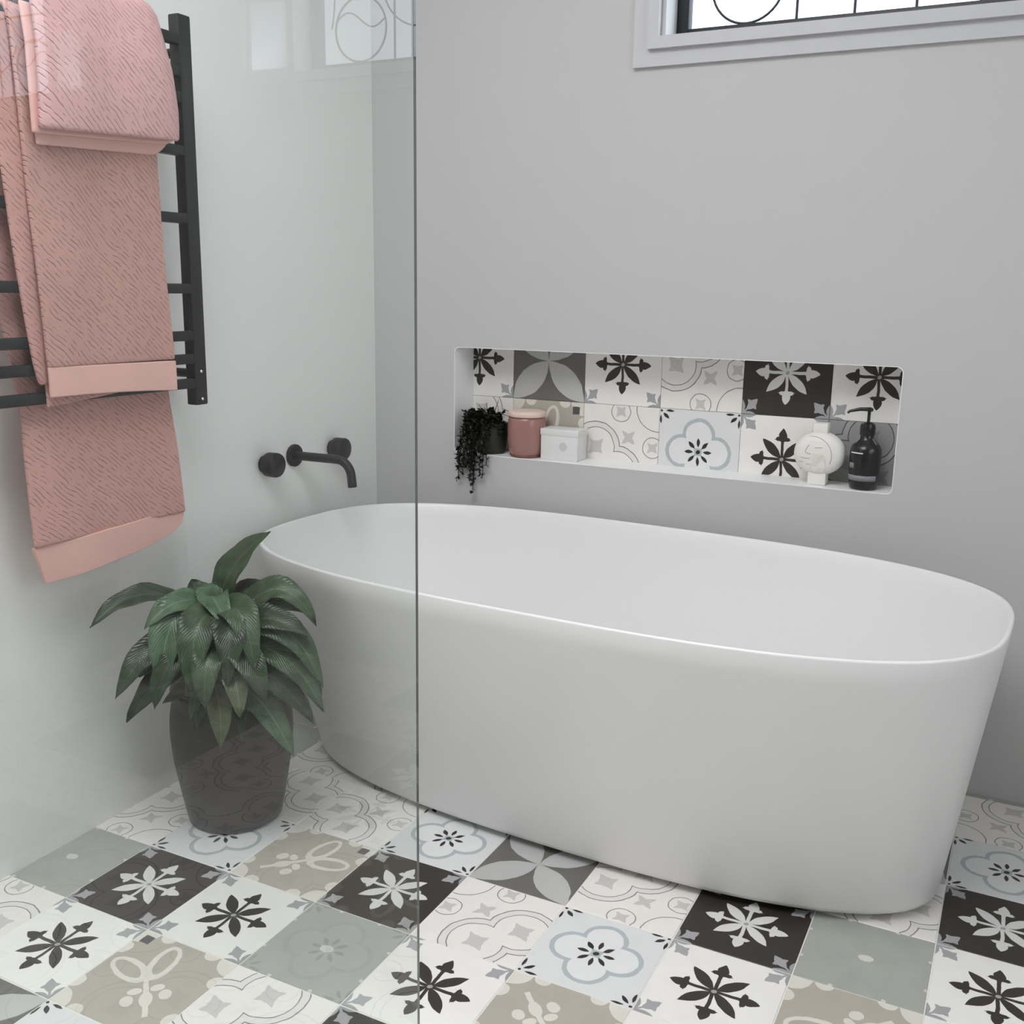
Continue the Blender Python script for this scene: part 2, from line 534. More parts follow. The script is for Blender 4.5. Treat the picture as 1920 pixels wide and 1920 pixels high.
def holed_wall(name, m, outer, holes, y_front, depth):
    """vertical wall with rectangular or rounded holes; holes: (points, through)"""
    bm = bmesh.new()

    def loop(pts, y):
        vs = [bm.verts.new((px, y, pz)) for px, pz in pts]
        es = [bm.edges.new((vs[i], vs[(i + 1) % len(vs)])) for i in range(len(vs))]
        return vs, es
    fo, fe = loop(outer, y_front)
    edges = list(fe); hl = []
    for pts, thr, dep in holes:
        v, e_ = loop(pts, y_front); edges += e_; hl.append((v, pts, thr, dep))
    bmesh.ops.triangle_fill(bm, edges=edges, use_beauty=True)
    bo, be = loop(outer, y_front + depth)
    edges = list(be)
    for v, pts, thr, dep in hl:
        v2, e2 = loop(pts, y_front + (depth if thr else dep))
        if thr: edges += e2
        else: bm.faces.new(v2)
        for i in range(len(v)):
            j = (i + 1) % len(v)
            bm.faces.new((v[i], v[j], v2[j], v2[i]))
    bmesh.ops.triangle_fill(bm, edges=edges, use_beauty=True)
    for i in range(4):
        j = (i + 1) % 4
        bm.faces.new((fo[i], fo[j], bo[j], bo[i]))
    return from_bm(name, bm, m)


rect = lambda x0, z0, x1, z1: [(x0, z0), (x1, z0), (x1, z1), (x0, z1)]
wall_back = struct(holed_wall('wall_back', M['plaster'], rect(XL - TH, -0.1, XR + TH, ZC + 0.1),
                              [(rect(WX0, WZ0, WX1, WZ1), True, 0), (rect(VX0, VZ0, VX1, VZ1), True, 0),
                               (rrect(NX0, NZ0, NX1, NZ1, 0.013), False, ND + 0.006)], YB, 0.118),
                   'smooth pale grey plaster wall behind the bath, with tiled niche')
struct(boxo('wall_left', (XL - TH, YF, -0.1), (XL, YB, ZC + 0.1), M['plaster_left']), 'smooth pale plaster wall with taps and towel rail')
struct(boxo('wall_front', (XL - TH, YF - TH, -0.1), (XR + TH, YF, ZC + 0.1), M['plaster_dim']))
# right wall with an opening for the added side window, built as four piers joined in one wall
SY0, SY1, SZ0, SZ1 = -1.4, -0.1, 0.85, 2.1
bm = bmesh.new()
box(bm, (XR, YF, -0.1), (XR + TH, SY0, ZC + 0.1)); box(bm, (XR, SY1, -0.1), (XR + TH, YB, ZC + 0.1))
box(bm, (XR, SY0, -0.1), (XR + TH, SY1, SZ0)); box(bm, (XR, SY0, SZ1), (XR + TH, SY1, ZC + 0.1))
struct(from_bm('wall_right', bm, M['plaster']))
# ceiling with an opening for the added skylight
bm = bmesh.new()
KX0, KX1, KY0, KY1 = -0.67, 0.63, -1.70, -0.40
box(bm, (XL, YF, ZC), (KX0, YB, ZC + 0.1)); box(bm, (KX1, YF, ZC), (XR, YB, ZC + 0.1))
box(bm, (KX0, YF, ZC), (KX1, KY0, ZC + 0.1)); box(bm, (KX0, KY1, ZC), (KX1, YB, ZC + 0.1))
struct(from_bm('ceiling', bm, M['ceiling']))
w4 = struct(boxo('added_skylight', (KX0, KY0, ZC + 0.02), (KX1, KY1, ZC + 0.03), M['pane']), 'unseen skylight added to light the room from above')
for lo, hi in (((KX0, KY0, ZC), (KX0 + 0.04, KY1, ZC + 0.05)), ((KX1 - 0.04, KY0, ZC), (KX1, KY1, ZC + 0.05)),
               ((KX0 + 0.04, KY0, ZC), (KX1 - 0.04, KY0 + 0.04, ZC + 0.05)), ((KX0 + 0.04, KY1 - 0.04, ZC), (KX1 - 0.04, KY1, ZC + 0.05))):
    boxo('frame_bar', lo, hi, M['white_trim'], w4)
w3 = struct(boxo('added_side_window', (XR + 0.09, SY0, SZ0), (XR + 0.10, SY1, SZ1), M['pane']), 'unseen side window added to light the left wall')
for lo, hi in (((XR + 0.06, SY0, SZ0), (XR + 0.12, SY0 + 0.05, SZ1)), ((XR + 0.06, SY1 - 0.05, SZ0), (XR + 0.12, SY1, SZ1)),
               ((XR + 0.06, SY0 + 0.05, SZ0), (XR + 0.12, SY1 - 0.05, SZ0 + 0.05)), ((XR + 0.06, SY0 + 0.05, SZ1 - 0.05), (XR + 0.12, SY1 - 0.05, SZ1))):
    boxo('frame_bar', lo, hi, M['white_trim'], w3)

# ------------------------------------------------------------------ floor tiles
T = 0.2
floor = struct(boxo('floor', (XL - TH, YF - TH, -0.12), (XR + TH, YB, -0.0012), M['grout']), 'floor of patterned encaustic cement tiles')
LAY = {(-1, -1): 'D0', (0, -1): 'E0', (1, -1): 'F1', (2, -1): 'B0', (3, -1): 'C0', (4, -1): 'A0', (4, -2): 'B0', (4, -3): 'D0',
       (4, -4): 'F2', (3, -2): 'F3', (3, -3): 'E0', (3, -4): 'F0', (-1, 0): 'B0', (0, 0): 'F3', (1, 0): 'D0', (2, 0): 'A0',
       (3, 0): 'G2', (4, 0): 'F0', (-2, 0): 'G0', (-2, -1): 'F0', (-3, 0): 'D0', (-3, -1): 'F2', (-4, 0): 'F1', (-4, 1): 'C0',
       (-3, 1): 'B0', (-2, 1): 'A0', (-1, 1): 'C0', (0, 1): 'A0', (1, 1): 'G1', (2, 1): 'F0', (-4, 2): 'F3', (-3, 2): 'A0',
       (-2, 2): 'G3', (-1, 2): 'F1', (0, 2): 'B0', (-3, 3): 'E0', (-4, -1): 'A0', (-4, 3): 'B0', (-2, 3): 'D0', (1, 2): 'E0',
       (2, 2): 'C0', (3, 1): 'D0', (5, -1): 'F0', (5, -2): 'C0', (5, -3): 'F0', (5, -4): 'C0', (4, 1): 'C0', (5, 0): 'F0'}
CACHE = {}
GAP = 0.0011


def tile_mesh(kind, rot, x0, x1, y0, y1, size, th=0.008):
    """a slab with a small chamfer; local origin at the cell centre; UV runs -0.5..0.5 over the full tile"""
    key = (kind, rot, round(x0, 4), round(x1, 4), round(y0, 4), round(y1, 4), size)
    if key in CACHE: return CACHE[key]
    c = 0.0008
    vs = []
    for z, s in ((-th, 0), (-c, 0), (0, c)):
        vs += [(x0 + s, y0 + s, z), (x1 - s, y0 + s, z), (x1 - s, y1 - s, z), (x0 + s, y1 - s, z)]
    fs = [(8, 9, 10, 11)]
    for L in (0, 4):
        for i in range(4):
            j = (i + 1) % 4
            fs.append((L + i, L + j, L + 4 + j, L + 4 + i))
    me = bpy.data.meshes.new('tile'); me.from_pydata(vs, [], fs)
    uv = me.uv_layers.new(name='uv')
    ca, sa = [(1, 0), (0, 1), (-1, 0), (0, -1)][rot]
    for l in me.loops:
        v = me.vertices[l.vertex_index].co
        a, b = v.x / size, v.y / size
        uv.data[l.index].uv = (a * ca - b * sa, a * sa + b * ca)
    me.materials.append(TM[kind]); me.update()
    CACHE[key] = me
    return me


for i in range(-4, 15):
    for j in range(-5, 13):
        cx, cy = (i + 0.5) * T, -(j + 0.5) * T
        x0, x1 = max(-T / 2 + GAP, XL + GAP - cx), min(T / 2 - GAP, XR - GAP - cx)
        y0, y1 = max(-T / 2 + GAP, YF + GAP - cy), min(T / 2 - GAP, YB - GAP - cy)
        if x1 - x0 < 0.004 or y1 - y0 < 0.006: continue
        code = LAY.get((i, j)) or random.choice(['C0', 'F0', 'F1', 'F2', 'F3'])
        o = bpy.data.objects.new('tile', tile_mesh(code[0], int(code[1]), x0, x1, y0, y1, T))
        COL.objects.link(o); o.parent = floor
        o.location = (cx, cy, random.uniform(-0.0002, 0.0002))

# ------------------------------------------------------------------ niche tiles (on the back of the niche)
P = 0.2035; NXG, NZG = -0.381, 0.793
NY = YB + ND
NL = {(-1, 0): 'A0', (0, 0): 'E0', (1, 0): 'A0', (2, 0): 'F1', (3, 0): 'B0', (4, 0): 'A0',
      (-1, -1): 'F2', (0, -1): 'G0', (1, -1): 'F0', (2, -1): 'D0', (3, -1): 'A0', (4, -1): 'H1'}
for (i, j), code in NL.items():
    cx, cz = NXG + (i + 0.5) * P, NZG + (j + 0.5) * P
    g = 0.0004
    x0, x1 = max(-P / 2 + g, NX0 + 0.0005 - cx), min(P / 2 - g, NX1 - 0.0005 - cx)
    z0, z1 = max(-P / 2 + g, NZ0 + 0.0005 - cz), min(P / 2 - g, NZ1 - 0.0005 - cz)
    o = bpy.data.objects.new('tile', tile_mesh(code[0], int(code[1]), x0, x1, z0, z1, P, th=0.006))
    COL.objects.link(o); o.parent = wall_back
    o.location = (cx, NY, cz); o.rotation_euler = (math.radians(90), 0, 0)
# niche reveals: thin plaster skin with brighter light in its colour
lin = bmesh.new()
o_, i_ = rrect(NX0, NZ0, NX1, NZ1, 0.013), rrect(NX0 + 0.0015, NZ0 + 0.0015, NX1 - 0.0015, NZ1 - 0.0015, 0.0125)
ra = [[lin.verts.new((px, yy, pz)) for px, pz in pts] for pts, yy in ((o_, YB - 0.0006), (i_, YB - 0.0006), (i_, NY - 0.0003), (o_, NY - 0.0003))]
nn_ = len(o_)
for a, b in zip(ra, ra[1:]):
    for i in range(nn_):
        lin.faces.new((a[i], a[(i + 1) % nn_], b[(i + 1) % nn_], b[i]))
from_bm('niche_reveal', lin, M['niche'], wall_back)

# ------------------------------------------------------------------ leadlight window
win = struct(boxo('window_1', (WX0 + 0.028, YB + 0.083, WZ0 + 0.02), (WX1 - 0.028, YB + 0.087, WZ1 - 0.02), M['pane']), 'leadlight window with black frame and white architrave')
FX0, FX1, FZ0, FZ1 = WX0 + 0.001, WX1 - 0.001, WZ0 + 0.001, WZ1 - 0.001
fw = 0.030
for lo, hi in (((FX0, YB + 0.07, FZ0), (FX0 + fw, YB + 0.10, FZ1)), ((FX1 - fw, YB + 0.07, FZ0), (FX1, YB + 0.10, FZ1)),
               ((FX0 + fw, YB + 0.07, FZ0), (FX1 - fw, YB + 0.10, FZ0 + 0.025)), ((FX0 + fw, YB + 0.07, FZ1 - 0.025), (FX1 - fw, YB + 0.10, FZ1))):
    tag(boxo('frame_bar', lo, hi, M['black_frame'], win, bev=0.002), 'black painted frame bar')
PX0, PX1, PZ0, PZ1 = FX0 + fw, FX1 - fw, FZ0 + 0.025, FZ1 - 0.025
yl = YB + 0.079
cames = []


def ring(cx, cz, r, a0=0, a1=360, n=40):
    return [(cx + r * math.cos(math.radians(a0 + (a1 - a0) * k / n)), yl, cz + r * math.sin(math.radians(a0 + (a1 - a0) * k / n))) for k in range(n + 1)]


for side in (1, -1):
    X = lambda d: PX0 + d if side == 1 else PX1 - d
    c = X(0.130)
    cames.append((ring(c, PZ0 + 0.082, 0.080)[:-1], True, 0.0028))
    cames.append(([(c + side * (-0.092 + 0.010 * math.sin(k / 12 * PI)), yl, PZ0 + 0.09 + 0.16 * k / 12) for k in range(13)], False, 0.0022))
    cames.append(([(c - side * 0.078 + side * 0.156 * k / 16, yl, PZ0 + 0.105 + 0.020 * math.sin(k / 16 * 2 * PI)) for k in range(17)], False, 0.0022))
    cames.append((ring(X(0.315), PZ0 + 0.19, 0.115, 200, 340, 24), False, 0.0024))
    cames.append((ring(c, PZ0 + 0.25, 0.095, 190, 350, 24), False, 0.0024))
    for d in ((0.239, 0.360, 0.483) if side == 1 else (0.236, 0.290, 0.360)):
        cames.append(([(X(d), yl, PZ0 - 0.002), (X(d), yl, PZ1 + 0.002)], False, 0.0030))
for k in range(5):
    x = PX0 + 0.6045 + 0.1215 * k
    cames.append(([(x, yl, PZ0 - 0.002), (x, yl, PZ1 + 0.002)], False, 0.0030))
cames.append(([(PX0, yl, PZ0 + 0.235), (PX1, yl, PZ0 + 0.235)], False, 0.003))
for pts, cl_, r in cames:
    tubeo('lead_came', pts, r, M['lead'], win, n=8, closed=cl_)

# architrave: three stepped mouldings around the opening
def ringframe(name, x0, z0, x1, z1, w, y0, y1, m, parent, bev=0.003):
    """mitred picture-frame moulding"""
    bm = bmesh.new()
    o = rect(x0 - w, z0 - w, x1 + w, z1 + w); i = rect(x0, z0, x1, z1)
    V = lambda pts, y: [bm.verts.new((px, y, pz)) for px, pz in pts]
    of, inf, ob, inb = V(o, y0), V(i, y0), V(o, y1), V(i, y1)
    for k in range(4):
        l = (k + 1) % 4
        bm.faces.new((of[k], of[l], inf[l], inf[k])); bm.faces.new((of[k], of[l], ob[l], ob[k]))
        bm.faces.new((inf[k], inf[l], inb[l], inb[k])); bm.faces.new((ob[k], ob[l], inb[l], inb[k]))
    bmesh.ops.recalc_face_normals(bm, faces=bm.faces)
    if bev:
        es = [e for e in bm.edges if e.verts[0].co.y == y0 and e.verts[1].co.y == y0 and e.calc_face_angle(0) > 0.5]
        bmesh.ops.bevel(bm, geom=es, offset=bev, segments=3, profile=0.5, affect='EDGES')
    return from_bm(name, bm, m, parent, smooth=True, auto=35)


ringframe('architrave', WX0 - 0.032, WZ0 - 0.028, VX1 + 0.032, WZ1 + 0.028, 0.036, YB - 0.011, YB, M['white_trim'], win)
ringframe('architrave_bead', WX0 - 0.006, WZ0 - 0.004, VX1 + 0.006, WZ1 + 0.004, 0.0255, YB - 0.024, YB, M['white_trim'], win, bev=0.009)
ringframe('window_reveal', WX0 + 0.004, WZ0 + 0.0005, WX1 - 0.004, WZ1 - 0.0005, 0.0095, YB - 0.005, YB + 0.069, M['white_trim'], win, bev=0.001)

frost = bpy.data.materials.new('frosted_white_glass'); frost.use_nodes = True
fn = frost.node_tree.nodes; fn.clear()
fo_ = fn.new('ShaderNodeOutputMaterial'); ft_ = fn.new('ShaderNodeBsdfTranslucent'); ft_.inputs[0].default_value = (0.95, 0.96, 0.97, 1)
frost.node_tree.links.new(ft_.outputs[0], fo_.inputs[0])
win2 = struct(boxo('window_2', (VX0 + 0.006, YB + 0.004, VZ0 + 0.006), (VX1 - 0.006, YB + 0.005, VZ1 - 0.006), frost), 'small frosted side pane')
ringframe('window_frame', VX0 + 0.008, VZ0 + 0.008, VX1 - 0.008, VZ1 - 0.008, 0.0075, YB + 0.002, YB + 0.04, M['white_trim'], win2, bev=0)

# mirror on the right wall, seen only in the shower glass
mir = thing('wall_mirror', (XR - 0.012, 0.25, 1.1), 'frameless wall mirror on the right wall, seen reflected in the glass', 'mirror')
boxo('mirror_plate', (XR - 0.008, -0.25, 1.1), (XR - 0.002, 0.78, 2.2), M['silver'], mir)
boxo('mirror_backing', (XR - 0.002, -0.23, 1.12), (XR, 0.76, 2.18), M['black_metal'], mir)

# ------------------------------------------------------------------ bath
TC = Vector((0.084, 0.388)); TH_ = -0.046
TUBH = 0.530


def sup(a, b, n, N=128):
    out = []
    for i in range(N):
        t = 2 * PI * i / N
        # equalise spacing with angle warping
        ct, st = math.cos(t), math.sin(t)
        x = a * math.copysign(abs(ct) ** (2 / n), ct); y = b * math.copysign(abs(st) ** (2 / n), st)
        out.append((x, y))
    # resample by arc length
    L = [0]
    for i in range(N): 
        p, q = out[i], out[(i + 1) % N]
        L.append(L[-1] + math.hypot(q[0] - p[0], q[1] - p[1]))
    res = []
    k = 0
    for s in range(N):
        d = L[-1] * s / N
        while L[k + 1] < d: k += 1
        f = (d - L[k]) / max(1e-9, L[k + 1] - L[k])
        p, q = out[k], out[(k + 1) % N]
        res.append((p[0] + (q[0] - p[0]) * f, p[1] + (q[1] - p[1]) * f))
    return res


def tubpt(x, y, z):
    c, s = math.cos(TH_), math.sin(TH_)
    return (TC.x + x * c - y * s, TC.y + x * s + y * c, z)


bath = thing('bathtub', (TC.x, TC.y, 0.0), 'white freestanding oval bath with tapering sides along the back wall', 'bathtub')
A1, B1, A0, B0, NE = 0.775, 0.383, 0.697, 0.250, 2.95
rings = []
def lerp(a, b, t): return a + (b - a) * t
rings.append((A0 - 0.012, B0 - 0.012, 0.014))
rings.append((A0 - 0.003, B0 - 0.003, 0.017))
rings.append((A0, B0, 0.026))
for k in range(1, 13):
    t = k / 12
    rings.append((lerp(A0, A1, t ** 1.0), lerp(B0, B1, t ** 0.96), lerp(0.026, TUBH - 0.004, t)))
rings.append((A1 - 0.0015, B1 - 0.0015, TUBH - 0.0005))
rings.append((A1 - 0.0035, B1 - 0.0035, TUBH))
rings.append((A1 - 0.007, B1 - 0.007, TUBH - 0.0005))
rings.append((A1 - 0.0095, B1 - 0.0095, TUBH - 0.004))
for k in range(1, 11):
    t = k / 10
    rings.append((A1 - 0.0095 - 0.1215 * t ** 1.3, B1 - 0.0095 - 0.1015 * t ** 1.3, TUBH - 0.004 - 0.332 * t))
for k in range(1, 7):
    a = k / 6 * PI / 2
    rings.append((A1 - 0.131 - 0.075 * (1 - math.cos(a)), B1 - 0.111 - 0.075 * (1 - math.cos(a)), TUBH - 0.336 - 0.065 * math.sin(a)))
bm = bmesh.new(); RV = []
for a, b, z in rings:
    RV.append([bm.verts.new(tubpt(x + 0.012 * max(0, 1 - z / TUBH), y, z)) for x, y in sup(a, b, NE - 0.42 * max(0, 1 - z / TUBH))])
for a, b in zip(RV, RV[1:]):
    for i in range(128):
        j = (i + 1) % 128
        bm.faces.new((a[i], a[j], b[j], b[i]))
bm.faces.new(RV[0]); bm.faces.new(RV[-1])
from_bm('tub_shell', bm, M['tub'], bath, smooth=True, auto=60)
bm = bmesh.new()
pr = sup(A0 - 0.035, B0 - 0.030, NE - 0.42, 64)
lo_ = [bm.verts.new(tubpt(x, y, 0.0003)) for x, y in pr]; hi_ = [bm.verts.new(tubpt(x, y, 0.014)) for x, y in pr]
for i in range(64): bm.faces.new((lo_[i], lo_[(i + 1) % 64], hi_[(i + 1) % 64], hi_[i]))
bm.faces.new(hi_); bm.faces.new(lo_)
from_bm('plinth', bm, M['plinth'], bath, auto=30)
bm = bmesh.new()
zb = rings[-1][2]
lathe(bm, [(0, zb + 0.003), (0.028, zb + 0.003), (0.032, zb + 0.001), (0.032, zb - 0.001)], org=tubpt(0, 0, 0), n=32)
from_bm('drain', bm, M['white_trim'], bath, smooth=True, auto=40)

# ------------------------------------------------------------------ taps on the left wall
def knob(y, z, label, notch):
    t = thing('tap_handle', (XL, y, z), label, 'tap handle', 'black wall taps over the bath')
    bm = bmesh.new()
    lathe(bm, [(0, 0), (0.020, 0), (0.020, 0.010), (0.0185, 0.012), (0.0, 0.012)], axis='X', org=(XL, y, z), n=32)
    from_bm('handle_stem', bm, M['tap_black'], t, smooth=True, auto=40)
    bm = bmesh.new()
    lathe(bm, [(0, 0.012), (0.026, 0.012), (0.0285, 0.0145), (0.0290, 0.020), (0.0290, 0.038), (0.0275, 0.0425), (0.024, 0.0445), (0, 0.0452)], axis='X', org=(XL, y, z), n=40)
    from_bm('handle_cap', bm, M['tap_black'], t, smooth=True, auto=45)
    if notch:
        bm = bmesh.new(); box(bm, (XL + 0.010, y - 0.0015, z + 0.0285), (XL + 0.040, y + 0.0015, z + 0.0300), 0.0004)
        tag(from_bm('handle_marker', bm, M['white_print'], t), 'small pale marker line')
    return t


knob(0.349, 0.664, 'round matt black tap handle nearer the towel rail, left of the spout flange', False)
knob(0.612, 0.668, 'round matt black tap handle above the end of the spout, near the corner', True)
sp = thing('bath_spout', (XL, 0.457, 0.670), 'matt black wall-mounted bath spout curving down over the bath', 'bath spout', 'black wall taps over the bath')
bm = bmesh.new()
lathe(bm, [(0, 0), (0.0265, 0), (0.0275, 0.002), (0.0275, 0.008), (0.0262, 0.010), (0.0125, 0.0102), (0.0, 0.0102)], axis='X', org=(XL, 0.457, 0.670), n=40)
from_bm('flange', bm, M['tap_black'], sp, smooth=True, auto=40)
pts = [(XL + 0.010, 0.457, 0.670), (XL + 0.06, 0.457, 0.6705), (XL + 0.11, 0.457, 0.671), (XL + 0.132, 0.457, 0.671)]
for k in range(1, 9):
    a = k / 8 * math.radians(84)
    pts.append((XL + 0.132 + 0.040 * math.sin(a), 0.457, 0.671 - 0.040 * (1 - math.cos(a))))
pts.append((XL + 0.1745, 0.457, 0.608))
tubeo('spout_pipe', pts, 0.0108, M['tap_black'], sp, n=24)

# ------------------------------------------------------------------ towel rail
RX = -0.655
rail = thing('heated_towel_rail', (XL, -0.22, 0.83), 'matt black ladder towel rail on the left wall', 'towel rail')
for y in (0.045, -0.515):
    boxo('upright', (RX - 0.013, y - 0.016, 0.838), (RX + 0.013, y + 0.016, 1.565), M['black_metal'], rail, bev=0.003)
for z in (1.520, 1.463, 1.418, 1.322, 1.198, 1.066, 0.975, 0.930, 0.882):
    boxo('rung', (RX - 0.006, -0.500, z - 0.0095), (RX + 0.012, 0.030, z + 0.0095), M['black_metal'], rail, bev=0.002)
for y in (0.045, -0.515):
    for z in (0.90, 1.50):
        tubeo('wall_bracket', [(XL, y, z), (RX - 0.010, y, z)], 0.009, M['black_metal'], rail, n=16)
for z in (0.850, 0.905):
    bm = bmesh.new(); lathe(bm, [(0.0, 0.0016), (0.0028, 0.0014), (0.0030, 0.0)], axis='X', org=(RX + 0.013, 0.045, z), n=16)
    tag(from_bm('screw_cap', bm, M['silver'], rail, smooth=True), 'small chrome screw cap')


# ------------------------------------------------------------------ towels
def cloth(name, prof, ya, yb, th, m, parent, ny=40, amp=0.003, seed=0, endround=0.0, yshape=None, freq=9, vs=1.0):
    """prof: (x, z) polyline of the drape; ya/yb: functions of arc fraction giving left/right y; UV in metres"""
    P_ = [Vector((p[0], p[1])) for p in prof]
    L = [0]
    for a, b in zip(P_, P_[1:]): L.append(L[-1] + (b - a).length)
    N = max(24, int(L[-1] / 0.012))
    bm = bmesh.new(); uvl = bm.loops.layers.uv.new('uv')
    grid = []; uvs = {}
    k = 0
    for s in range(N + 1):
        d = L[-1] * s / N
        k = 0
        while k < len(L) - 2 and L[k + 1] < d: k += 1
        f = (d - L[k]) / max(1e-9, L[k + 1] - L[k])
        p = P_[k].lerp(P_[k + 1], min(1, f))
        t = (P_[k + 1] - P_[k]).normalized()
        nrm = Vector((t.y, -t.x))
        fr = s / N
        row = []
        for j in range(ny + 1):
            q = j / ny
            y = ya(fr) + (yb(fr) - ya(fr)) * q
            w = amp * (math.sin(y * freq * 2 + seed + d * 3) + 0.6 * math.sin(y * freq * 5 + seed * 2 - d * 7) + 0.5 * math.sin(d * 21 + seed + y * 8))
            dz = 0.0
            if yshape: dz = yshape(fr, q)
            # droop at the free side edges
            er = endround * (max(0, (q - 0.86) / 0.14) ** 2 + max(0, (0.06 - q) / 0.06) ** 2 * 0.4)
            x = p.x + nrm.x * (w - er); z = p.y + nrm.y * (w - er) + dz
            v = bm.verts.new((x, y, z)); row.append(v); uvs[v] = (y, d * vs)
        grid.append(row)
    for a, b in zip(grid, grid[1:]):
        for j in range(ny):
            f = bm.faces.new((a[j], b[j], b[j + 1], a[j + 1]))
            for l in f.loops: l[uvl].uv = uvs[l.vert]
    off = world_loc(parent)
    bmesh.ops.translate(bm, verts=bm.verts, vec=-off)
    me = bpy.data.meshes.new(name); bm.to_mesh(me); bm.free()
    o = link(name, me, m, parent, smooth=True)
    md = o.modifiers.new('thick', 'SOLIDIFY'); md.thickness = th; md.offset = 0
    bv = o.modifiers.new('soft', 'BEVEL'); bv.width = th * 0.45; bv.segments = 3; bv.limit_method = 'ANGLE'; bv.angle_limit = math.radians(50)
    return o


def over(xf, xb, ztop, n=9):
    """half circle from the front (xf) over the bar to the back (xb)"""
    c = (xf + xb) / 2; r = (xf - xb) / 2
    return [(c + r * math.cos(PI * k / n), ztop + r * math.sin(PI * k / n)) for k in range(n + 1)]


L_ = lerp
# long bath towel: front drop over the second bar, long back drop behind the rungs
bt = thing('bath_towel', (RX, -0.20, 0.59), 'long dusty pink ribbed bath towel hanging over the rail under the folded hand towel', 'towel', 'pink towels on the rail')
cloth('front_drop', [(-0.628, 0.934), (-0.629, 1.10), (-0.630, 1.30), (-0.632, 1.475)] + over(-0.634, -0.674, 1.480)[1:],
      lambda f: L_(-0.327, -0.350, f), lambda f: L_(-0.042, -0.058, min(1, f * 1.8)), 0.009, M['towel'], bt, seed=1.2, amp=0.0022)
cloth('hem_band', [(-0.6275, 0.8845), (-0.6275, 0.910), (-0.628, 0.9355)], lambda f: -0.3265, lambda f: -0.040, 0.0065, M['towel_hem'], bt, ny=30, seed=1.2, amp=0.0018,
      yshape=lambda f, q: -0.010 * q * q if f < 0.5 else -0.004 * q)
# folded left edge of the front drop
cloth('side_fold', [(-0.640, 0.905), (-0.640, 1.1), (-0.640, 1.3), (-0.640, 1.482)], lambda f: L_(-0.334, -0.374, min(1, f * 1.6) ** 0.6), lambda f: -0.31, 0.008, M['towel_back'], bt, ny=6, seed=3, amp=0.001)
cloth('back_drop', [(-0.674, 1.480), (-0.676, 1.3), (-0.677, 1.0), (-0.676, 0.85), (-0.669, 0.75), (-0.662, 0.625)],
      lambda f: L_(-0.44, -0.350, min(1, f / 0.72)) if f < 0.72 else L_(-0.350, -0.356, (f - 0.72) / 0.28), lambda f: L_(-0.055, -0.002, f ** 0.8), 0.009, M['towel_back'], bt, vs=-1, seed=2.1, amp=0.0026)
cloth('lower_hem', [(-0.661, 0.630), (-0.660, 0.600), (-0.660, 0.570)], lambda f: L_(-0.357, -0.338, f), lambda f: L_(-0.0015, -0.010, f), 0.0080, M['towel_hem'], bt, ny=30, seed=2.1, amp=0.0024,
      yshape=lambda f, q: (-0.012 + 0.034 * q * q) * (0.4 + 0.6 * f) + (0.0 if q < 0.88 else 0.014 * f * ((q - 0.88) / 0.12) ** 2))
# a second layer peeping below the hem of the front drop
cloth('inner_layer', [(-0.642, 0.866), (-0.642, 0.90), (-0.642, 0.96)], lambda f: -0.322, lambda f: -0.15, 0.006, M['towel_back'], bt, ny=20, seed=5, amp=0.0015,
      yshape=lambda f, q: (1 - f) * 0.016 * q)

# folded hand towel over the top bar
ht = thing('hand_towel', (RX, -0.18, 1.31), 'thick folded dusty pink hand towel on top of the longer towel', 'towel', 'pink towels on the rail')
cloth('outer_layer', [(-0.598, 1.330), (-0.594, 1.38), (-0.596, 1.45), (-0.606, 1.515)] + over(-0.610, -0.680, 1.535)[1:] + [(-0.682, 1.50)],
      lambda f: L_(-0.326, -0.318, f), lambda f: L_(-0.024, -0.072, f ** 1.4), 0.020, M['hand'], ht, seed=0.4, amp=0.0025, endround=0.016,
      yshape=lambda f, q: (-0.018 * (1 - q) ** 1.0 if f < 0.5 else 0) * (1 - 2 * f if f < 0.5 else 0) - (0.03 * max(0, f - 0.35) * q))
cloth('middle_layer', [(-0.612, 1.323), (-0.612, 1.36), (-0.614, 1.45), (-0.622, 1.50)], lambda f: -0.333, lambda f: L_(-0.026, -0.075, f), 0.007, M['towel_hem'], ht, seed=0.8, amp=0.002,
      yshape=lambda f, q: (-0.018 * (1 - q) + 0.012 * max(0, (q - 0.9) / 0.1) ** 2) * (1 - f))
cloth('inner_hem', [(-0.619, 1.303), (-0.619, 1.36), (-0.622, 1.47)], lambda f: -0.322, lambda f: L_(-0.040, -0.08, f), 0.007, M['towel_hem'], ht, seed=0.9, amp=0.0015,
      yshape=lambda f, q: (-0.014 * (1 - q) + 0.022 * max(0, (q - 0.86) / 0.14) ** 2) * (1 - f))

# ------------------------------------------------------------------ shower glass
GX, GY1, GY0, GZ = 0.300, -0.652, -2.40, 2.10
sg = thing('shower_screen', (GX, GY1, 0.0), 'clear frameless shower glass panel in front of towels and plant', 'glass panel')
bm = bmesh.new()
box(bm, (GX - 0.0015, GY0, 0.012), (GX + 0.0015, GY1, GZ))
pane = from_bm('glass_pane', bm, [M['shower_glass'], M['glass_edge']], sg)
for f in pane.data.polygons:
    if abs(f.normal.x) < 0.5: f.material_index = 1
boxo('floor_channel', (GX - 0.010, GY0, 0.0), (GX + 0.010, GY1, 0.0125), M['black_metal'], sg)
boxo('wall_channel', (GX - 0.010, YF, 0.0), (GX + 0.010, GY0, GZ), M['black_metal'], sg)

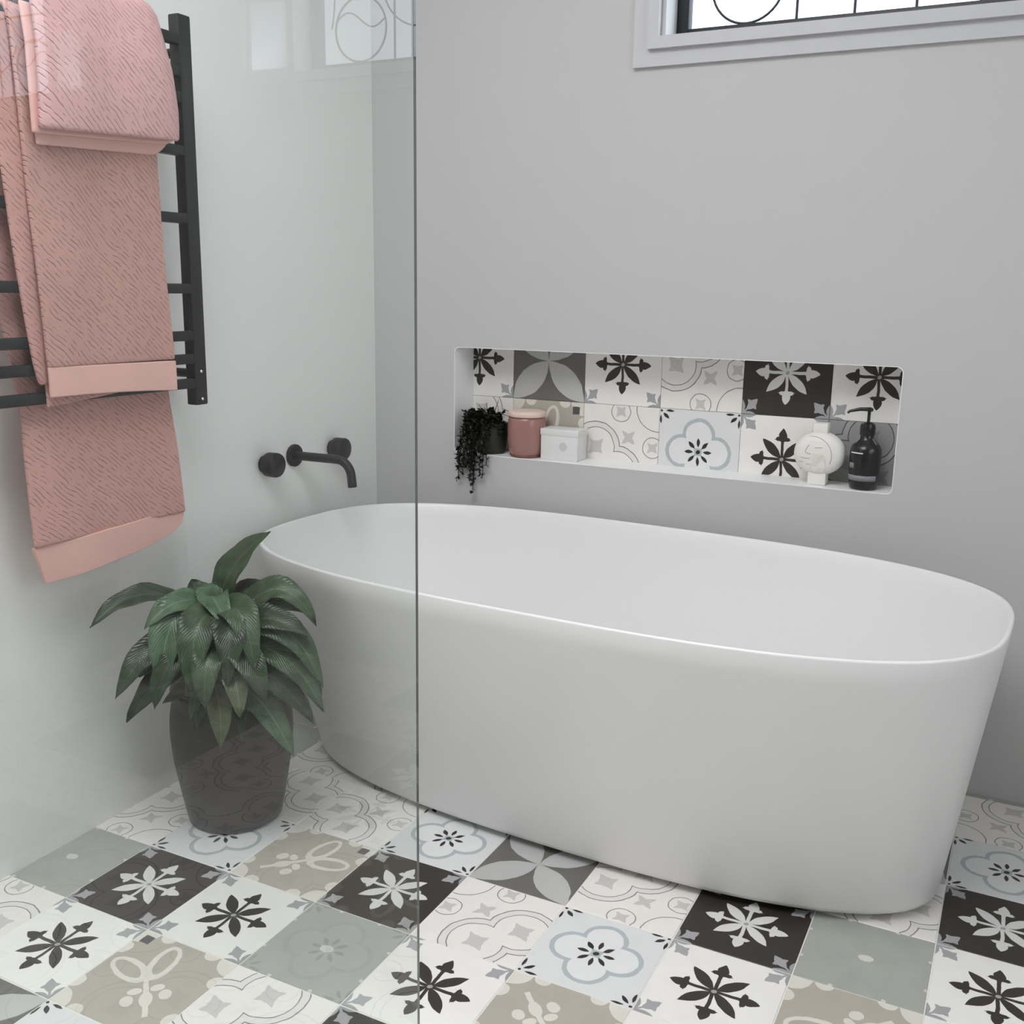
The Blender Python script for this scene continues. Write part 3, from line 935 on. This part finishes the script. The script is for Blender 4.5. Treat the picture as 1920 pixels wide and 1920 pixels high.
# ------------------------------------------------------------------ potted plant
PC = Vector((-0.540, -0.022, 0.0))
pl = thing('potted_plant', PC, 'leafy green plant in dark brown glazed pot between towel rail and bath', 'plant')
bm = bmesh.new()
lathe(bm, [(0, 0.0), (0.086, 0.0), (0.094, 0.006), (0.099, 0.03), (0.109, 0.085), (0.118, 0.14), (0.122, 0.19), (0.121, 0.225), (0.117, 0.252),
           (0.113, 0.268), (0.117, 0.278), (0.1175, 0.286), (0.113, 0.290), (0.106, 0.288), (0.103, 0.278), (0.105, 0.262), (0, 0.262)], org=PC, n=56)
from_bm('pot', bm, M['pot'], pl, smooth=True, auto=50)
bm = bmesh.new()
lathe(bm, [(0, 0.272), (0.05, 0.271), (0.09, 0.268), (0.1035, 0.264)], org=PC, n=40)
for v in bm.verts: v.co.z += random.uniform(-0.003, 0.003)
from_bm('soil', bm, M['soil'], pl, smooth=True)
LEAVES = [
((-0.516,-0.068,0.473),(-0.473,-0.069,0.554),(-0.404,-0.046,0.624),0.056,1),
((-0.560,-0.110,0.479),(-0.597,-0.199,0.508),(-0.627,-0.282,0.466),0.042,0),
((-0.572,-0.039,0.445),(-0.600,-0.037,0.473),(-0.615,-0.038,0.498),0.050,1),
((-0.474,-0.083,0.439),(-0.391,-0.047,0.513),(-0.314,-0.030,0.447),0.052,1),
((-0.508,-0.061,0.434),(-0.453,-0.051,0.497),(-0.380,-0.023,0.484),0.055,0),
((-0.535,-0.114,0.396),(-0.555,-0.201,0.415),(-0.579,-0.278,0.337),0.060,0),
((-0.543,-0.121,0.365),(-0.551,-0.197,0.351),(-0.574,-0.260,0.286),0.050,0),
((-0.515,-0.095,0.464),(-0.522,-0.184,0.467),(-0.520,-0.222,0.340),0.075,2),
((-0.511,-0.091,0.479),(-0.532,-0.165,0.496),(-0.552,-0.225,0.459),0.045,2),
((-0.464,-0.102,0.426),(-0.387,-0.085,0.466),(-0.305,-0.063,0.437),0.055,0),
((-0.464,-0.102,0.416),(-0.360,-0.073,0.446),(-0.282,-0.055,0.338),0.060,1),
((-0.465,-0.103,0.400),(-0.355,-0.082,0.397),(-0.276,-0.063,0.294),0.060,1),
((-0.466,-0.103,0.373),(-0.370,-0.096,0.357),(-0.289,-0.075,0.272),0.055,0),
((-0.449,-0.088,0.317),(-0.378,-0.104,0.294),(-0.324,-0.094,0.205),0.055,2),
((-0.488,-0.125,0.333),(-0.440,-0.162,0.303),(-0.428,-0.177,0.235),0.045,3),
((-0.491,-0.099,0.464),(-0.471,-0.177,0.458),(-0.461,-0.209,0.347),0.070,1),
((-0.488,-0.096,0.453),(-0.423,-0.146,0.457),(-0.403,-0.181,0.359),0.062,0),
((-0.488,-0.096,0.453),(-0.422,-0.117,0.480),(-0.364,-0.146,0.385),0.065,1),
((-0.501,-0.081,0.468),(-0.497,-0.105,0.496),(-0.417,-0.140,0.446),0.060,2),
((-0.472,-0.109,0.417),(-0.390,-0.143,0.410),(-0.339,-0.149,0.329),0.060,0),
((-0.472,-0.109,0.417),(-0.439,-0.188,0.406),(-0.431,-0.208,0.322),0.055,1),
((-0.473,-0.110,0.385),(-0.405,-0.157,0.371),(-0.381,-0.174,0.304),0.050,3),
((-0.495,-0.076,0.424),(-0.409,-0.050,0.484),(-0.349,-0.022,0.465),0.050,0),
((-0.526,-0.077,0.441),(-0.528,-0.161,0.423),(-0.571,-0.229,0.364),0.055,1),
((-0.466,-0.103,0.373),(-0.361,-0.060,0.368),(-0.297,-0.042,0.309),0.050,3),
((-0.492,-0.101,0.411),(-0.507,-0.197,0.406),(-0.524,-0.240,0.314),0.055,0),
((-0.524,-0.021,0.414),(-0.508,-0.006,0.446),(-0.471,0.015,0.452),0.045,0),
]
OUT = Vector((0.683, -0.731, 0.0))


def leaf(p0, p1, p2, w, tone, fold=0.35):
    p0, p1, p2 = Vector(p0), Vector(p1), Vector(p2)
    c = p1 * 2 - (p0 + p2) * 0.5
    N, K = 14, 3
    bm = bmesh.new(); uvl = bm.loops.layers.uv.new('uv'); uvs = {}; rows = []
    for s in range(N + 1):
        t = s / N
        p = p0 * (1 - t) ** 2 + c * 2 * t * (1 - t) + p2 * t * t
        tan = ((c - p0) * 2 * (1 - t) + (p2 - c) * 2 * t).normalized()
        # width direction: across the leaf, mostly facing the open side of the room
        ref = (OUT * 0.75 + Vector((0, 0, 1)) * 0.8)
        side = tan.cross(ref)
        if side.length < 0.1: side = tan.cross(Vector((0, 0, 1)))
        side.normalize()
        nrm = side.cross(tan).normalized()
        ww = w * 0.5 * (math.sin(PI * min(1, t ** 0.80)) ** 0.75) * (1.0 if 0 < s < N else 0)
        row = []
        for k in range(-K, K + 1):
            q = k / K
            ripple = 0.0035 * math.sin(t * 17 + q * 3 + w * 400) * abs(q)
            v = bm.verts.new(p + side * (ww * q) + nrm * (abs(q) ** 1.3 * ww * fold + ripple))
            uvs[v] = (0.5 + 0.5 * q * 0.98, t); row.append(v)
        rows.append(row)
    for a, b in zip(rows, rows[1:]):
        for k in range(2 * K):
            f = bm.faces.new((a[k], a[k + 1], b[k + 1], b[k]))
            for l in f.loops: l[uvl].uv = uvs[l.vert]
    bmesh.ops.translate(bm, verts=bm.verts, vec=-PC)
    me = bpy.data.meshes.new('leaf'); bm.to_mesh(me); bm.free()
    o = link('leaf', me, LEAF[tone], pl, smooth=True)
    md = o.modifiers.new('thick', 'SOLIDIFY'); md.thickness = 0.0008
    return o


random.seed(11)
for k, (a, b, c, w, tone) in enumerate(LEAVES):
    leaf(a, b, c, w, tone)
    root = Vector((PC.x + random.uniform(-0.04, 0.04), PC.y + random.uniform(-0.04, 0.04), 0.268))
    e = Vector(a); mid = root.lerp(e, 0.5) + Vector((0, 0, 0.03))
    tubeo('stem', [root * (1 - t) ** 2 + mid * 2 * t * (1 - t) + e * t * t for t in [q / 6 for q in range(7)]], 0.0022, M['stem'], pl, n=6)
# inner filling leaves around the crown
for k in range(44):
    a = random.uniform(-2.5, 1.3)
    base = Vector((PC.x + 0.04, PC.y - 0.03, random.uniform(0.29, 0.43)))
    dirv = Vector((math.cos(a), math.sin(a), 0))
    ln = random.uniform(0.07, 0.125)
    mid = base + dirv * ln * 0.6 + Vector((0, 0, random.uniform(0.01, 0.045)))
    tip = base + dirv * ln * 1.15 + Vector((0, 0, random.uniform(-0.06, 0.02)))
    if tip.y > 0.03: continue
    leaf(base, mid, tip, random.uniform(0.040, 0.058), random.choice([0, 0, 1, 1, 3]))
    root = Vector((PC.x + random.uniform(-0.03, 0.03), PC.y + random.uniform(-0.03, 0.03), 0.268))
    tubeo('stem', [root, root.lerp(base, 0.6) + Vector((0, 0, 0.01)), base], 0.002, M['stem'], pl, n=6)

# ------------------------------------------------------------------ things in the niche
ZN = NZ0 + 0.0017
# trailing plant in a dark pot
tp = thing('trailing_plant', (-0.425, 0.862, ZN), 'small dark trailing plant in a dark pot spilling over the left end of the niche', 'plant')
bm = bmesh.new()
lathe(bm, [(0, 0.0), (0.034, 0.0), (0.038, 0.004), (0.044, 0.05), (0.045, 0.078), (0.043, 0.080), (0.040, 0.079), (0.039, 0.070), (0, 0.070)], org=(-0.418, 0.862, ZN), n=32)
from_bm('pot', bm, M['dark_pot'], tp, smooth=True, auto=45)
random.seed(5)
strands = []
for k in range(16):
    sx = random.uniform(-0.455, -0.39); sy = random.uniform(0.835, 0.87)
    ex = sx + random.uniform(-0.035, 0.012)
    drop = random.choice([0.02, 0.03, 0.035, 0.05])
    if k == 0: ex, drop = -0.437, 0.092
    if k == 1: ex, drop = -0.432, 0.070
    if k == 2: ex, drop = -0.478, 0.062
    if k == 3: ex, drop = -0.470, 0.050
    if k == 4: ex, drop = -0.446, 0.058
    ey = YB - 0.012 - random.uniform(0, 0.010)
    p0 = Vector((sx, sy, ZN + 0.078)); p1 = Vector((lerp(sx, ex, 0.5), (sy + ey) / 2 - 0.01, ZN + 0.112)); p2 = Vector((ex, ey, ZN + 0.05)); p3 = Vector((ex + random.uniform(-0.004, 0.004), ey, ZN - drop))
    pts = [bez(p0, p1, p2, p3, t / 14) for t in range(15)]
    tubeo('tendril', pts, 0.0011, M['dark_leaf'], tp, n=5)
    strands.append(pts)
bm = bmesh.new()
def leaflet(bm, p, s):
    d = Vector((random.uniform(-1, 1), random.uniform(-1, 0.3), random.uniform(-1, 0.6))).normalized()
    u_ = d.cross(Vector((0.3, 0.5, 1))).normalized(); n_ = d.cross(u_)
    vs = [bm.verts.new(p), bm.verts.new(p + d * s * 0.5 + u_ * s * 0.42 + n_ * s * 0.12), bm.verts.new(p + d * s), bm.verts.new(p + d * s * 0.5 - u_ * s * 0.42 + n_ * s * 0.12)]
    bm.faces.new(vs)
for pts in strands:
    for p in pts[1:]:
        for r in range(7):
            leaflet(bm, p + Vector([random.uniform(-0.004, 0.004) for _ in range(3)]), random.uniform(0.007, 0.013))
for r in range(1300):
    a = random.uniform(0, 2 * PI); q = random.random() ** 0.5
    leaflet(bm, Vector((-0.432 + 0.054 * q * math.cos(a), 0.850 + 0.034 * q * math.sin(a), ZN + 0.088 + random.uniform(-0.045, 0.026) * (1.1 - q * 0.4))), random.uniform(0.010, 0.018))
tag(from_bm('foliage', bm, M['dark_leaf'], tp), kind='stuff')
for dx, h in ((-0.004, 0.05), (0.022, 0.06), (-0.02, 0.045), (0.035, 0.035)):
    b0 = Vector((-0.425 + dx * 0.4, 0.86, ZN + 0.08))
    tubeo('sprig', [b0, b0 + Vector((dx * 0.4, 0, h * 0.5)), b0 + Vector((dx, -0.004, h))], [0.0016, 0.0012, 0.0005], M['dark_leaf'], tp, n=5)

# pink jar
jx, jy = -0.312, 0.858
jar = thing('candle_jar', (jx, jy, ZN), 'rounded dusty pink jar with cream lid beside the trailing plant', 'jar')
bm = bmesh.new()
lathe(bm, [(0, 0.0), (0.038, 0.0), (0.0405, 0.004), (0.0465, 0.018), (0.0495, 0.045), (0.0500, 0.070), (0.0485, 0.092), (0.0470, 0.100), (0.0440, 0.1035), (0, 0.1035)], org=(jx, jy, ZN), n=48)
from_bm('jar_body', bm, M['pink_glass'], jar, smooth=True, auto=45)
bm = bmesh.new(); lathe(bm, [(0.0395, 0.0006), (0.0418, 0.0022), (0.0435, 0.0060), (0.0405, 0.004)], org=(jx, jy, ZN), n=48)
tag(from_bm('jar_base_line', bm, M['pink_dark'], jar, smooth=True), 'dark red line around the base')
bm = bmesh.new(); lathe(bm, [(0.046, 0.1005), (0.0475, 0.1020), (0.0475, 0.1045), (0.046, 0.1060)], org=(jx, jy, ZN), n=48)
tag(from_bm('jar_rim', bm, M['pink_dark'], jar, smooth=True), 'dark line under the lid')
bm = bmesh.new(); lathe(bm, [(0, 0.1035), (0.0470, 0.1035), (0.0485, 0.1055), (0.0485, 0.1140), (0.0460, 0.1175), (0.040, 0.1190), (0, 0.1195)], org=(jx, jy, ZN), n=48)
tag(from_bm('lid', bm, M['cream_lid'], jar, smooth=True, auto=45), 'cream lid')

# white box
bx = thing('white_box', (-0.214, 0.865, ZN), 'plain white lidded box beside the pink jar', 'box')
boxo('box_body', (-0.262, 0.838, ZN), (-0.160, 0.898, ZN + 0.066), M['white_box'], bx, bev=0.0012)
boxo('box_lid', (-0.2635, 0.8365, ZN + 0.062), (-0.1585, 0.8995, ZN + 0.0785), M['white_box'], bx, bev=0.0012)
bm = bmesh.new(); lathe(bm, [(0, 0.0), (0.011, 0.0), (0.011, 0.0004), (0, 0.0004)], axis='Y', org=(-0.200, 0.8376, ZN + 0.035), n=24)
tag(from_bm('printed_mark', bm, M['box_mark'], bx), 'pale grey round mark')

# face vase
vx, vy = 0.428, 0.858
va_ = thing('face_vase', (vx, vy, ZN), 'round white ceramic vase with an engraved face, beside the black pump bottle', 'vase')


def disc(bm, cx, cz, rx, rz, y0, y1, n=48, dome=0.012):
    """rounded flattened disc facing -y"""
    prof = [(0.0, -1.0), (0.55, -0.97), (0.82, -0.80), (0.95, -0.50), (1.0, 0.0), (0.95, 0.5), (0.82, 0.8), (0.55, 0.97), (0.0, 1.0)]
    rings_ = []
    cy, hy = (y0 + y1) / 2, (y1 - y0) / 2
    for r, h in prof:
        if r == 0: rings_.append([bm.verts.new((cx, cy + hy * h, cz))]); continue
        rings_.append([bm.verts.new((cx + rx * r * math.cos(2 * PI * i / n), cy + hy * h, cz + rz * r * math.sin(2 * PI * i / n))) for i in range(n)])
    for a, b in zip(rings_, rings_[1:]):
        for i in range(n):
            j = (i + 1) % n
            if len(a) == 1: bm.faces.new((a[0], b[i], b[j]))
            elif len(b) == 1: bm.faces.new((a[i], a[j], b[0]))
            else: bm.faces.new((a[i], a[j], b[j], b[i]))


bm = bmesh.new(); disc(bm, vx, ZN + 0.071, 0.0575, 0.0505, 0.828, 0.888)
from_bm('vase_body', bm, M['vase'], va_, smooth=True)
boxo('vase_neck', (vx - 0.0165, 0.842, ZN + 0.115), (vx + 0.0165, 0.874, ZN + 0.140), M['vase'], va_, bev=0.003)
boxo('vase_foot', (vx - 0.020, 0.838, ZN), (vx + 0.020, 0.878, ZN + 0.030), M['vase'], va_, bev=0.003)


def yface(x, z):
    """front surface of the vase body, from the same profile as disc()"""
    q = min(0.999, math.hypot((x - vx) / 0.0575, (z - (ZN + 0.071)) / 0.0505))
    prof = [(0.0, -1.0), (0.55, -0.97), (0.82, -0.80), (0.95, -0.50), (1.0, 0.0)]
    for (r0, h0), (r1, h1) in zip(prof, prof[1:]):
        if q <= r1: return 0.858 + 0.030 * lerp(h0, h1, (q - r0) / (r1 - r0)) - 0.0004
    return 0.858


def vline(name, pts, r=0.0006):
    pts = [(x, 0.071 + (z - 0.076) * 0.93) for x, z in pts]
    P3 = [Vector((vx + x, yface(vx + x, ZN + z), ZN + z)) for x, z in pts]
    tag(tubeo(name, P3, r, M['vase_line'], va_, n=6), 'thin engraved line')


sm = lambda a, b, c, d, n=12: [((1 - t) ** 3 * a[0] + 3 * t * (1 - t) ** 2 * b[0] + 3 * t * t * (1 - t) * c[0] + t ** 3 * d[0],
                                (1 - t) ** 3 * a[1] + 3 * t * (1 - t) ** 2 * b[1] + 3 * t * t * (1 - t) * c[1] + t ** 3 * d[1]) for t in [k / n for k in range(n + 1)]]
vline('engraved_line', sm((-0.022, 0.118), (0.005, 0.125), (0.042, 0.098), (0.028, 0.055)))
vline('engraved_nose', sm((-0.020, 0.098), (-0.026, 0.085), (-0.034, 0.078), (-0.014, 0.076)))
vline('engraved_eye', [(-0.006, 0.092), (0.010, 0.0935)])
vline('engraved_mouth', [(-0.036, 0.066), (-0.028, 0.0655), (-0.016, 0.0655)])
vline('engraved_chin', [(-0.040, 0.056), (-0.030, 0.055)])
vline('engraved_finger', [(-0.024, 0.051), (-0.014, 0.051)])
bm = bmesh.new()
hand = [(-0.008, 0.072), (-0.010, 0.050), (-0.019, 0.032), (0.016, 0.032), (0.020, 0.055), (0.012, 0.072)]
top = [bm.verts.new((vx + x, yface(vx + x, ZN + z) - 0.0012, ZN + z)) for x, z in hand]
bot = [bm.verts.new((vx + x, yface(vx + x, ZN + z) + 0.004, ZN + z)) for x, z in hand]
bm.faces.new(top); bm.faces.new(bot)
for i in range(6): bm.faces.new((top[i], top[(i + 1) % 6], bot[(i + 1) % 6], bot[i]))
tag(from_bm('vase_hand', bm, M['vase_cream'], va_), 'cream raised hand and wrist shape')

# black pump bottle
bx_, by_ = 0.528, 0.852
bo = thing('pump_bottle', (bx_, by_, ZN), 'black pump bottle with grey label band at the right end of the niche', 'bottle')
bm = bmesh.new()
lathe(bm, [(0, 0.0), (0.026, 0.0), (0.0295, 0.003), (0.0310, 0.010), (0.0325, 0.030), (0.0335, 0.060), (0.0335, 0.082), (0.0325, 0.090), (0.0290, 0.098), (0.0200, 0.107), (0.0150, 0.112), (0.0140, 0.122), (0, 0.122)], org=(bx_, by_, ZN), n=48)
from_bm('bottle_body', bm, M['bottle'], bo, smooth=True, auto=50)
bm = bmesh.new(); lathe(bm, [(0, 0.120), (0.0155, 0.120), (0.0165, 0.122), (0.0165, 0.138), (0.0150, 0.145), (0.0080, 0.149), (0, 0.149)], org=(bx_, by_, ZN), n=32)
from_bm('pump_collar', bm, M['bottle'], bo, smooth=True, auto=45)
bm = bmesh.new(); lathe(bm, [(0, 0.149), (0.0035, 0.149), (0.0035, 0.172), (0.0075, 0.173), (0.0085, 0.176), (0.0075, 0.180), (0, 0.181)], org=(bx_, by_, ZN), n=24)
from_bm('pump_stem', bm, M['bottle'], bo, smooth=True, auto=45)
tubeo('pump_nozzle', [(bx_ + 0.004, by_, ZN + 0.1775), (bx_ - 0.020, by_ - 0.004, ZN + 0.1765), (bx_ - 0.040, by_ - 0.008, ZN + 0.1715), (bx_ - 0.0445, by_ - 0.009, ZN + 0.1670)], [0.0045, 0.0040, 0.0030, 0.0026], M['bottle'], bo, n=12)
# glints on the bottle's shoulders, modelled as grey lines
for s_ in (-1, 1):
    tag(tubeo('shoulder_highlight', [(bx_ + s_ * 0.013, by_ - 0.009, ZN + 0.1135), (bx_ + s_ * 0.022, by_ - 0.012, ZN + 0.1020)], 0.0011, M['bottle_label'], bo, n=6), 'grey line standing in for a shoulder glint')


def band(name, z0, z1, a0, a1, r0, r1, m, label, n=24):
    bm = bmesh.new(); R_ = []
    for z, r in ((z0, r0), (z1, r1)):
        R_.append([bm.verts.new((bx_ + r * math.cos(math.radians(a0 + (a1 - a0) * k / n)), by_ + r * math.sin(math.radians(a0 + (a1 - a0) * k / n)), ZN + z)) for k in range(n + 1)])
    for k in range(n): bm.faces.new((R_[0][k], R_[0][k + 1], R_[1][k + 1], R_[1][k]))
    o = from_bm(name, bm, m, bo, smooth=True)
    md = o.modifiers.new('thick', 'SOLIDIFY'); md.thickness = 0.0004
    tag(o, label)


band('label_band', 0.021, 0.033, 190, 330, 0.0323, 0.0332, M['bottle_label'], 'grey label band near the base')
band('label_line', 0.0815, 0.0840, 215, 268, 0.0340, 0.0337, M['white_print'], 'thin white printed line')
band('label_square', 0.048, 0.060, 208, 235, 0.0338, 0.0340, M['bottle_label'], 'small grey printed square')
